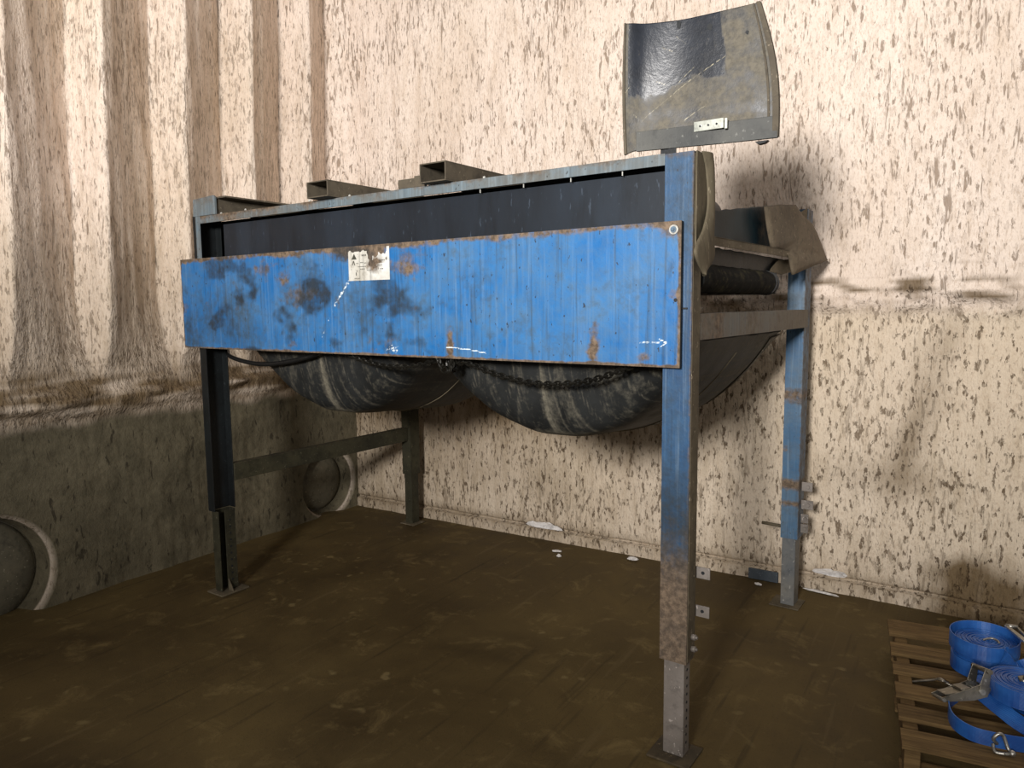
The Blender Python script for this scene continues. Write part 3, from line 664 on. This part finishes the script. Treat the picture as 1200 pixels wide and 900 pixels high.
# guard panel standing on the right end
TOP = spline([(-.113, -.050, 2.338), (-.094, -.040, 2.338), (-.060, -.012, 2.338), (-.005, .016, 2.340), (.047, .030, 2.340), (.127, .034, 2.340), (.216, .036, 2.340), (.269, .038, 2.340)], 6)
BOT = spline([(-.125, -.022, 1.955), (-.100, -.008, 1.966), (-.070, .002, 1.968), (-.010, .014, 1.968), (.060, .026, 1.968), (.150, .036, 1.966), (.250, .052, 1.966), (.322, .062, 1.966)], 6)
gp = empty('guard_panel', (-.8198, 2.199, 0), TH)
tag(gp, 'curved black steel guard plate standing upright on the right end of the blue machine', 'panel')
def gpos(s, t):
    i = s * (len(TOP) - 1); k = min(int(i), len(TOP) - 2); w = i - k
    p = BOT[k].lerp(BOT[k + 1], w).lerp(TOP[k].lerp(TOP[k + 1], w), t)
    p.x += .020 * sin(pi * t) * s ** 3 - .006 * sin(pi * t) * (1 - s); return p
def gmask(s, t):
    b = .44 + .03 * nz(s * 9, 0, 1) + .10 * sm(.35, .65, s)
    b = b + (1.1 - b) * sm(.70 + .10 * (1 - t), .77 + .10 * (1 - t), s)
    d = 1 - sm(b - .03, b + .03, t + .03 * nz(s * 22, t * 22, 3))
    d = d * (.75 + .35 * nz(s * 6, t * 6, 2)) + .25 * sm(.45, .6, s) * max(0, nz(s * 14, t * 14, 6)) * 2
    if s < .09: d = .85
    sc = 0
    for (a, b_, c, e) in ((.25, .22, .76, .66), (.62, .62, .50, .48), (.05, .48, .12, .52), (.40, .8, .48, .76), (.35, .55, .44, .50), (.50, .88, .58, .80), (.55, .20, .66, .30), (.15, .30, .24, .24)):
        dx, dy_ = c - a, e - b_; q = max(0, min(1, ((s - a) * dx + (t - b_) * dy_) / (dx * dx + dy_ * dy_))); dd = sqrt((s - a - q * dx) ** 2 + (t - b_ - q * dy_) ** 2)
        sc = max(sc, 1 - dd / .006)
    return (d, max(0, sc) * (.5 + abs(nz(s * 50, t * 50, 0))), 0)
grid('plate', gpos, 130, 110, GARD, gp, thick=.005, mask=gmask)
# edge strips
def edge(s0, s1, off, n=30):
    bm = bmesh.new(); prev = None
    for k in range(n + 1):
        t = k / n; a = Vector(gpos(s0, t)) + Vector((0, -off, 0)); b = Vector(gpos(s1, t)) + Vector((0, -off, 0)); c = [bm.verts.new(p) for p in (a, b, b + Vector((0, off + .004, 0)), a + Vector((0, off + .004, 0)))]
        if prev:
            for i in range(4): bm.faces.new((prev[i], prev[(i + 1) % 4], c[(i + 1) % 4], c[i]))
        else: bm.faces.new(c)
        prev = c
    bm.faces.new(prev); return bm
obj('edge_strip', edge(.0, .055, .008), TUBE, gp, .001, 'dusty left edge strip')
obj('edge_strip', edge(.955, 1.0, .012), TUBE, gp, .001, 'ridged right edge strip')
obj('edge_bead', edge(.925, .937, .007), TUBE, gp, .001)
def pick(s, t, off): return Vector(gpos(s, t)) + Vector((0, -off, 0))
bm = bmesh.new(); prev = None
for k in range(21):
    s = .20 + .795 * k / 20; a = pick(s, .0, .013); b = pick(s, .0, .013); b.z += .058 - .004 * (1 - s); a.z -= .004
    c = [bm.verts.new(p) for p in (a, b, b + Vector((0, .010, 0)), a + Vector((0, .010, 0)))]
    if prev:
        for i in range(4): bm.faces.new((prev[i], prev[(i + 1) % 4], c[(i + 1) % 4], c[i]))
    else: bm.faces.new(c)
    prev = c
bm.faces.new(prev); obj('bottom_bar', bm, mat_steel('grey_bottom_bar', (48, 50, 50), (72, 72, 68), .6, .2), gp, .001)
bm = bmesh.new(); A_ = pick(.452, .15, .016)
bx(bm, .085, .175, .012, .018, 1.985 + .018, 2.032); hp = obj('hinge_plate', bm, ZINC, gp, .001, 'pale riveted hinge plate')
bm = bmesh.new()
for k in range(3): cyl(bm, (.105 + .025 * k, .0125, 2.017), (.105 + .025 * k, .009, 2.017), .003, 8)
obj('rivet', bm, BLACK, hp)
bm = bmesh.new(); bx(bm, .178, .186, .012, .02, 2.0, 2.030); obj('clip', bm, ZINC, gp, .001)
for s_, t_, w_ in ((.52, .965, .012), (.70, .90, .010), (.86, .80, .006)):
    c_ = pick(s_, t_, .0035); bm = bmesh.new(); prism(bm, [c_ + Vector(q) * w_ for q in ((-1, 0, .2), (-.2, 0, 1), (.8, 0, .5), (.5, 0, -1.1), (-.4, 0, -.7))], (0, .003, 0)); obj('tear_hole', bm, BLACK, gp)
bm = bmesh.new(); prism(bm, [(.262, .03, 1.955), (.300, .03, 1.955), (.290, .03, 1.948), (.272, .03, 1.946)], (0, .02, 0)); obj('mounting_lug', bm, BLACK, gp, .001); bm = bmesh.new(); bx(bm, -.02, .03, .010, .016, 1.948, 1.975); obj('mounting_lug', bm, BLACK, gp, .001)

# ------------------------------------------------------------------ pallet with tie-down straps
pal = empty('wooden_pallet', (-.122, 2.44, 0), math.radians(6.5))
tag(pal, 'old brown wooden pallet on the floor carrying the blue tie-down straps', 'pallet')
for k, (a, b) in enumerate(((0, .102), (.172, .262), (.328, .425), (.508, .590), (.665, .765), (.848, 1.0))):
    bm = bmesh.new(); bx(bm, 0, 1.18, a, b, .116, .130)
    bmesh.ops.subdivide_edges(bm, edges=[e for e in bm.edges if abs((e.verts[0].co - e.verts[1].co).x) > .5], cuts=24)
    for v in bm.verts: v.co.y += .004 * nz(v.co.x * 5, k * 7, 0); v.co.z += .0025 * nz(v.co.x * 3, k * 5 + v.co.y * 3, 4); v.co.x += .012 * nz(k, 0, 3) if v.co.x < .01 else 0
    o = obj('deck_board', bm, WOOD, pal, .002)
    o.rotation_euler = (0, 0, math.radians(.9)); o.location = (0, -.003, 0)
for x in (.008, .55, 1.12):
    box('stringer', (x, x + .045, .012, .992, .02, .1155), WOOD, pal, .003)
for y in (.02, .44, .86): box('bottom_board', (0, 1.18, y, y + .10, .002, .0195), WOOD, pal, .002)

def ribbon(bm, pts, w, th=.0025, up=None):
    """strap ribbon: pts centre line, w width, standing along up"""
    P = [Vector(p) for p in pts]; prev = None
    for i, p in enumerate(P):
        d = (P[min(i + 1, len(P) - 1)] - P[max(i - 1, 0)]).normalized()
        u_ = Vector(up[i]) if up else Vector((0, 0, 1)); u_ = (u_ - u_.dot(d) * d).normalized(); s = d.cross(u_)
        c = [bm.verts.new(p + a * u_ * w / 2 + b * s * th / 2) for a, b in ((-1, -1), (-1, 1), (1, 1), (1, -1))]
        if prev:
            for k in range(4): bm.faces.new((prev[k], prev[(k + 1) % 4], c[(k + 1) % 4], c[k]))
        else: bm.faces.new(c)
        prev = c
    bm.faces.new(prev)
def roll(cx, cy, z0, R, h, label, rin=.012, loose=0, tilt=(0, 0), tail=None):
    r_ = empty('strap_roll', (cx, cy, z0)); r_.rotation_euler = (tilt[0], tilt[1], 0)
    tag(r_, label, 'strap')
    bm = bmesh.new(); turns = int((R - rin) / .0042); pts = []
    for i in range(turns * 40):
        a = 2 * pi * i / 40; r = rin + (R - rin) * i / (turns * 40); pts.append((r * cos(a), r * sin(a), h / 2 + .002 * sin(a * .37)))
    ribbon(bm, pts, h, .0038); obj('coil', bm, WEB, r_)
    if loose:
        bm = bmesh.new(); pts = [((R + loose * (.55 + .45 * cos(a - 2.5))) * cos(a), (R + loose * (.55 + .45 * cos(a - 2.5))) * sin(a), h / 2 + .022 + .004 * sin(a)) for a in [2 * pi * k / 48 for k in range(49)]]
        ribbon(bm, pts, h * 1.0, .003); obj('loose_wrap', bm, WEB, r_)
    bm = bmesh.new(); cyl(bm, (0, 0, 0), (0, 0, h * .8), .011, 12); obj('core', bm, BLACK, r_)
    return r_
r1 = roll(.097, 3.115, .131, .108, .058, 'lower dark blue rolled strap under the upper roll on the pallet', loose=0)
r2 = roll(.100, 3.112, .190, .100, .055, 'upper blue rolled strap with a loose outer wrap, rear of the heap', loose=.018)
bm = bmesh.new(); tube(bm, spline([(-.01, .0, .055), (.015, .012, .062), (.035, .005, .060), (.04, -.01, .056)], 6), .004, 8); obj('wire_hook', bm, CHROME, r2)
r3 = roll(.200, 2.812, .198, .100, .056, 'flat blue rolled strap nearest the right edge, resting on loose straps', tilt=(0, 0))
bm = bmesh.new(); cyl(bm, (.0, .0, .05), (.0, .0, .066), .018, 6); cyl(bm, (.0, .0, .066), (.012, .004, .075), .008, 8); obj('buckle_pin', bm, RATC, r3)
# heap of loose straps under the right roll
bm = bmesh.new()
ribbon(bm, spline([(.02, 2.80, .158), (-.005, 2.72, .158), (.006, 2.62, .158), (.055, 2.565, .158), (.12, 2.56, .158), (.20, 2.575, .158), (.30, 2.60, .158)], 8), .048)
o = tag(obj('loose_strap', bm, WEB), 'blue strap standing on edge and curving around the front of the heap', 'strap')
bm = bmesh.new(); pts = spline([(.05, 2.83, .19), (.09, 2.79, .185), (.14, 2.735, .175), (.20, 2.67, .168), (.30, 2.60, .165)], 8)
ribbon(bm, pts, .05, .003, [(.55, .55, .6)] * len(pts)); tag(obj('loose_strap', bm, WEB), 'blue strap lying slanted from the ratchet buckle to the right edge', 'strap')
bm = bmesh.new(); pts = spline([(.06, 2.90, .155), (.14, 2.84, .160), (.22, 2.80, .165), (.30, 2.76, .165)], 8)
for dz_ in (0, .012, .024): ribbon(bm, [Vector(p) + Vector((0, .02 * dz_ * 20, dz_)) for p in pts], .07, .004, [(0.2, 1, .15)] * len(pts))
tag(obj('folded_strap', bm, WEB), 'folded dark blue strap pressed flat beneath the right roll', 'strap')
bm = bmesh.new(); pts = spline([(.165, 3.02, .245), (.150, 2.99, .235), (.17, 2.94, .22), (.21, 2.93, .24), (.26, 2.98, .27), (.27, 3.08, .30)], 8)
ribbon(bm, pts, .07, .003, [(.3, .4, .8)] * len(pts)); tag(obj('loose_strap', bm, WEB), 'blue strap fold between the two rolls, right edge of the heap', 'strap')
# ratchet buckle
def ratchet(loc, rot, label, s=1.0):
    r_ = empty('ratchet_buckle', loc); r_.rotation_euler = rot; r_.scale = (s, s, s); tag(r_, label, 'ratchet')
    for sy in (-.032, .032):
        bm = bmesh.new(); prism(bm, [(-.10, sy, -.006), (.0, sy, -.018), (.045, sy, -.014), (.065, sy, .010), (.04, sy, .03), (.0, sy, .022), (-.10, sy, .008)], (0, .003, 0)); obj('side_plate', bm, RATC, r_, .0008)
        bm = bmesh.new(); n = 14
        pl = [((.017 if k % 2 else .024) * cos(2 * pi * k / (2 * n)) + .03, sy + (.006 if sy < 0 else -.006), (.017 if k % 2 else .024) * sin(2 * pi * k / (2 * n)) + .006) for k in range(2 * n)]
        prism(bm, pl, (0, .003, 0)); obj('ratchet_wheel', bm, CHROME, r_)
        bm = bmesh.new(); prism(bm, [(.02, sy * 1.15, .0), (.05, sy * 1.15, .0), (.075, sy * 1.15, .06), (.06, sy * 1.15, .075), (.03, sy * 1.15, .03)], (0, .003, 0)); obj('handle_arm', bm, RATC, r_, .0008)
    bm = bmesh.new(); cyl(bm, (.03, -.042, .006), (.03, .045, .006), .009, 14); obj('spool', bm, CHROME, r_)
    bm = bmesh.new(); cyl(bm, (-.095, -.036, 0), (-.095, .038, 0), .006, 10); obj('cross_pin', bm, CHROME, r_)
    bm = bmesh.new(); cyl(bm, (.066, -.05, .066), (.066, .05, .066), .008, 12); obj('grip', bm, RATC, r_)
    bm = bmesh.new(); bx(bm, -.085, -.005, -.028, .029, .012, .016); bx(bm, -.03, .0, -.028, .029, .016, .024); obj('base_plate', bm, RATC, r_, .001)
    return r_
ratchet((.045, 2.765, .192), (math.radians(-14), math.radians(-10), math.radians(32)), 'grimy steel ratchet buckle at the left front of the strap heap', 1.0)
ra = empty('tie_down_ratchet', (.185, 3.10, .25)); tag(ra, 'long pale steel ratchet lever sticking up behind the right roll', 'ratchet')
bm = bmesh.new(); prism(bm, spl := [(-.030, .09, .030), (-.020, .094, .032), (.035, -.085, .055), (.020, -.09, .053)], (0, .0, .008)); obj('lever', bm, CHROME, ra, .001)
bm = bmesh.new(); prism(bm, [(.005, .10, .030), (.013, .10, .030), (.060, -.085, .045), (.050, -.085, .045)], (0, 0, .008)); obj('lever', bm, RATC, ra, .001)
bm = bmesh.new(); cyl(bm, (-.025, .088, .036), (.012, .096, .036), .008, 12); obj('grip', bm, CHROME, ra)
# wire hook at the front of the heap
bm = bmesh.new(); pts = spline([(.125, 2.556, .150), (.115, 2.545, .168), (.128, 2.548, .186), (.140, 2.552, .180), (.152, 2.545, .150), (.160, 2.535, .140), (.145, 2.528, .138)], 8); tube(bm, pts, .0055, 8)
pts = spline([(.115, 2.548, .150), (.120, 2.530, .136), (.145, 2.528, .138)], 6); tube(bm, pts, .005, 8)
bmesh.ops.create_icosphere(bm, subdivisions=2, radius=.010, matrix=Matrix.Translation((.163, 2.53, .145)))
tag(obj('wire_hook', bm, CHROME), 'bright double wire hook at the front edge of the pallet', 'hook')
bm = bmesh.new(); tube(bm, spline([(-.14, 2.935, .10), (-.06, 2.925, .134), (-.035, 2.915, .150), (-.01, 2.905, .140), (.03, 2.90, .135)], 6), .004, 8)
tube(bm, spline([(-.045, 2.925, .140), (-.03, 2.90, .150), (-.012, 2.912, .142)], 6), .0035, 8)
tag(obj('wire_hook', bm, RATC), 'dark bent wire hook lying across the pallet boards left of the straps', 'hook')

# ------------------------------------------------------------------ scraps along the back wall
def scrap(name, loc, sx_, sy_, sz_, rz, label, seed, m=WHITE):
    bm = bmesh.new(); bmesh.ops.create_icosphere(bm, subdivisions=3, radius=1)
    for v in bm.verts:
        k = 1 + .45 * nz(v.co.x * 1.6 + seed, v.co.y * 1.6, v.co.z * 1.6); v.co = Vector((v.co.x * sx_ * k, v.co.y * sy_ * k, max(v.co.z, -.3) * sz_ * (1 + .6 * nz(v.co.x * 4, v.co.y * 4 + seed, 0))))
    o = obj(name, bm, m); o.location = loc; o.rotation_euler = (0, 0, rz); return tag(o, label, 'scrap')
scrap('foam_scrap', (-2.08, 3.80, .004), .030, .014, .006, .3, 'thin white scrap on the floor, left of the round crumb', 1)
scrap('foam_scrap', (-2.02, 3.72, .008), .012, .011, .011, 0, 'small round white crumb on the dark floor', 5)
scrap('foam_scrap', (-1.62, 3.89, .010), .032, .016, .012, .2, 'white folded scrap on the floor just left of the front right leg', 9)
scrap('plastic_rag', (-2.25, 3.945, .092), .11, .020, .026, .03, 'crumpled whitish plastic rag lying on the ledge of the back wall', 13)
scrap('foam_patch', (-.565, 3.968, .098), .085, .022, .018, .0, 'white peeled foam piece at the wall base right of the rear leg', 17)
scrap('foam_scrap', (-.60, 3.925, .005), .085, .012, .006, -.1, 'thin white sliver on the floor right of the rear leg', 21)
scrap('foam_scrap', (-.90, 3.87, .006), .018, .010, .008, 0, 'small pale crumb on the floor left of the rear right leg', 25)
bm = bmesh.new(); bx(bm, -.97, -.815, 3.948, 3.962, 0.001, .058); tag(obj('steel_offcut', bm, mat_steel('blue_grey_offcut', (64, 72, 80), (84, 90, 96), .6, .2), None, .002), 'blue-grey steel offcut leaning at the wall base behind the right legs', 'offcut')
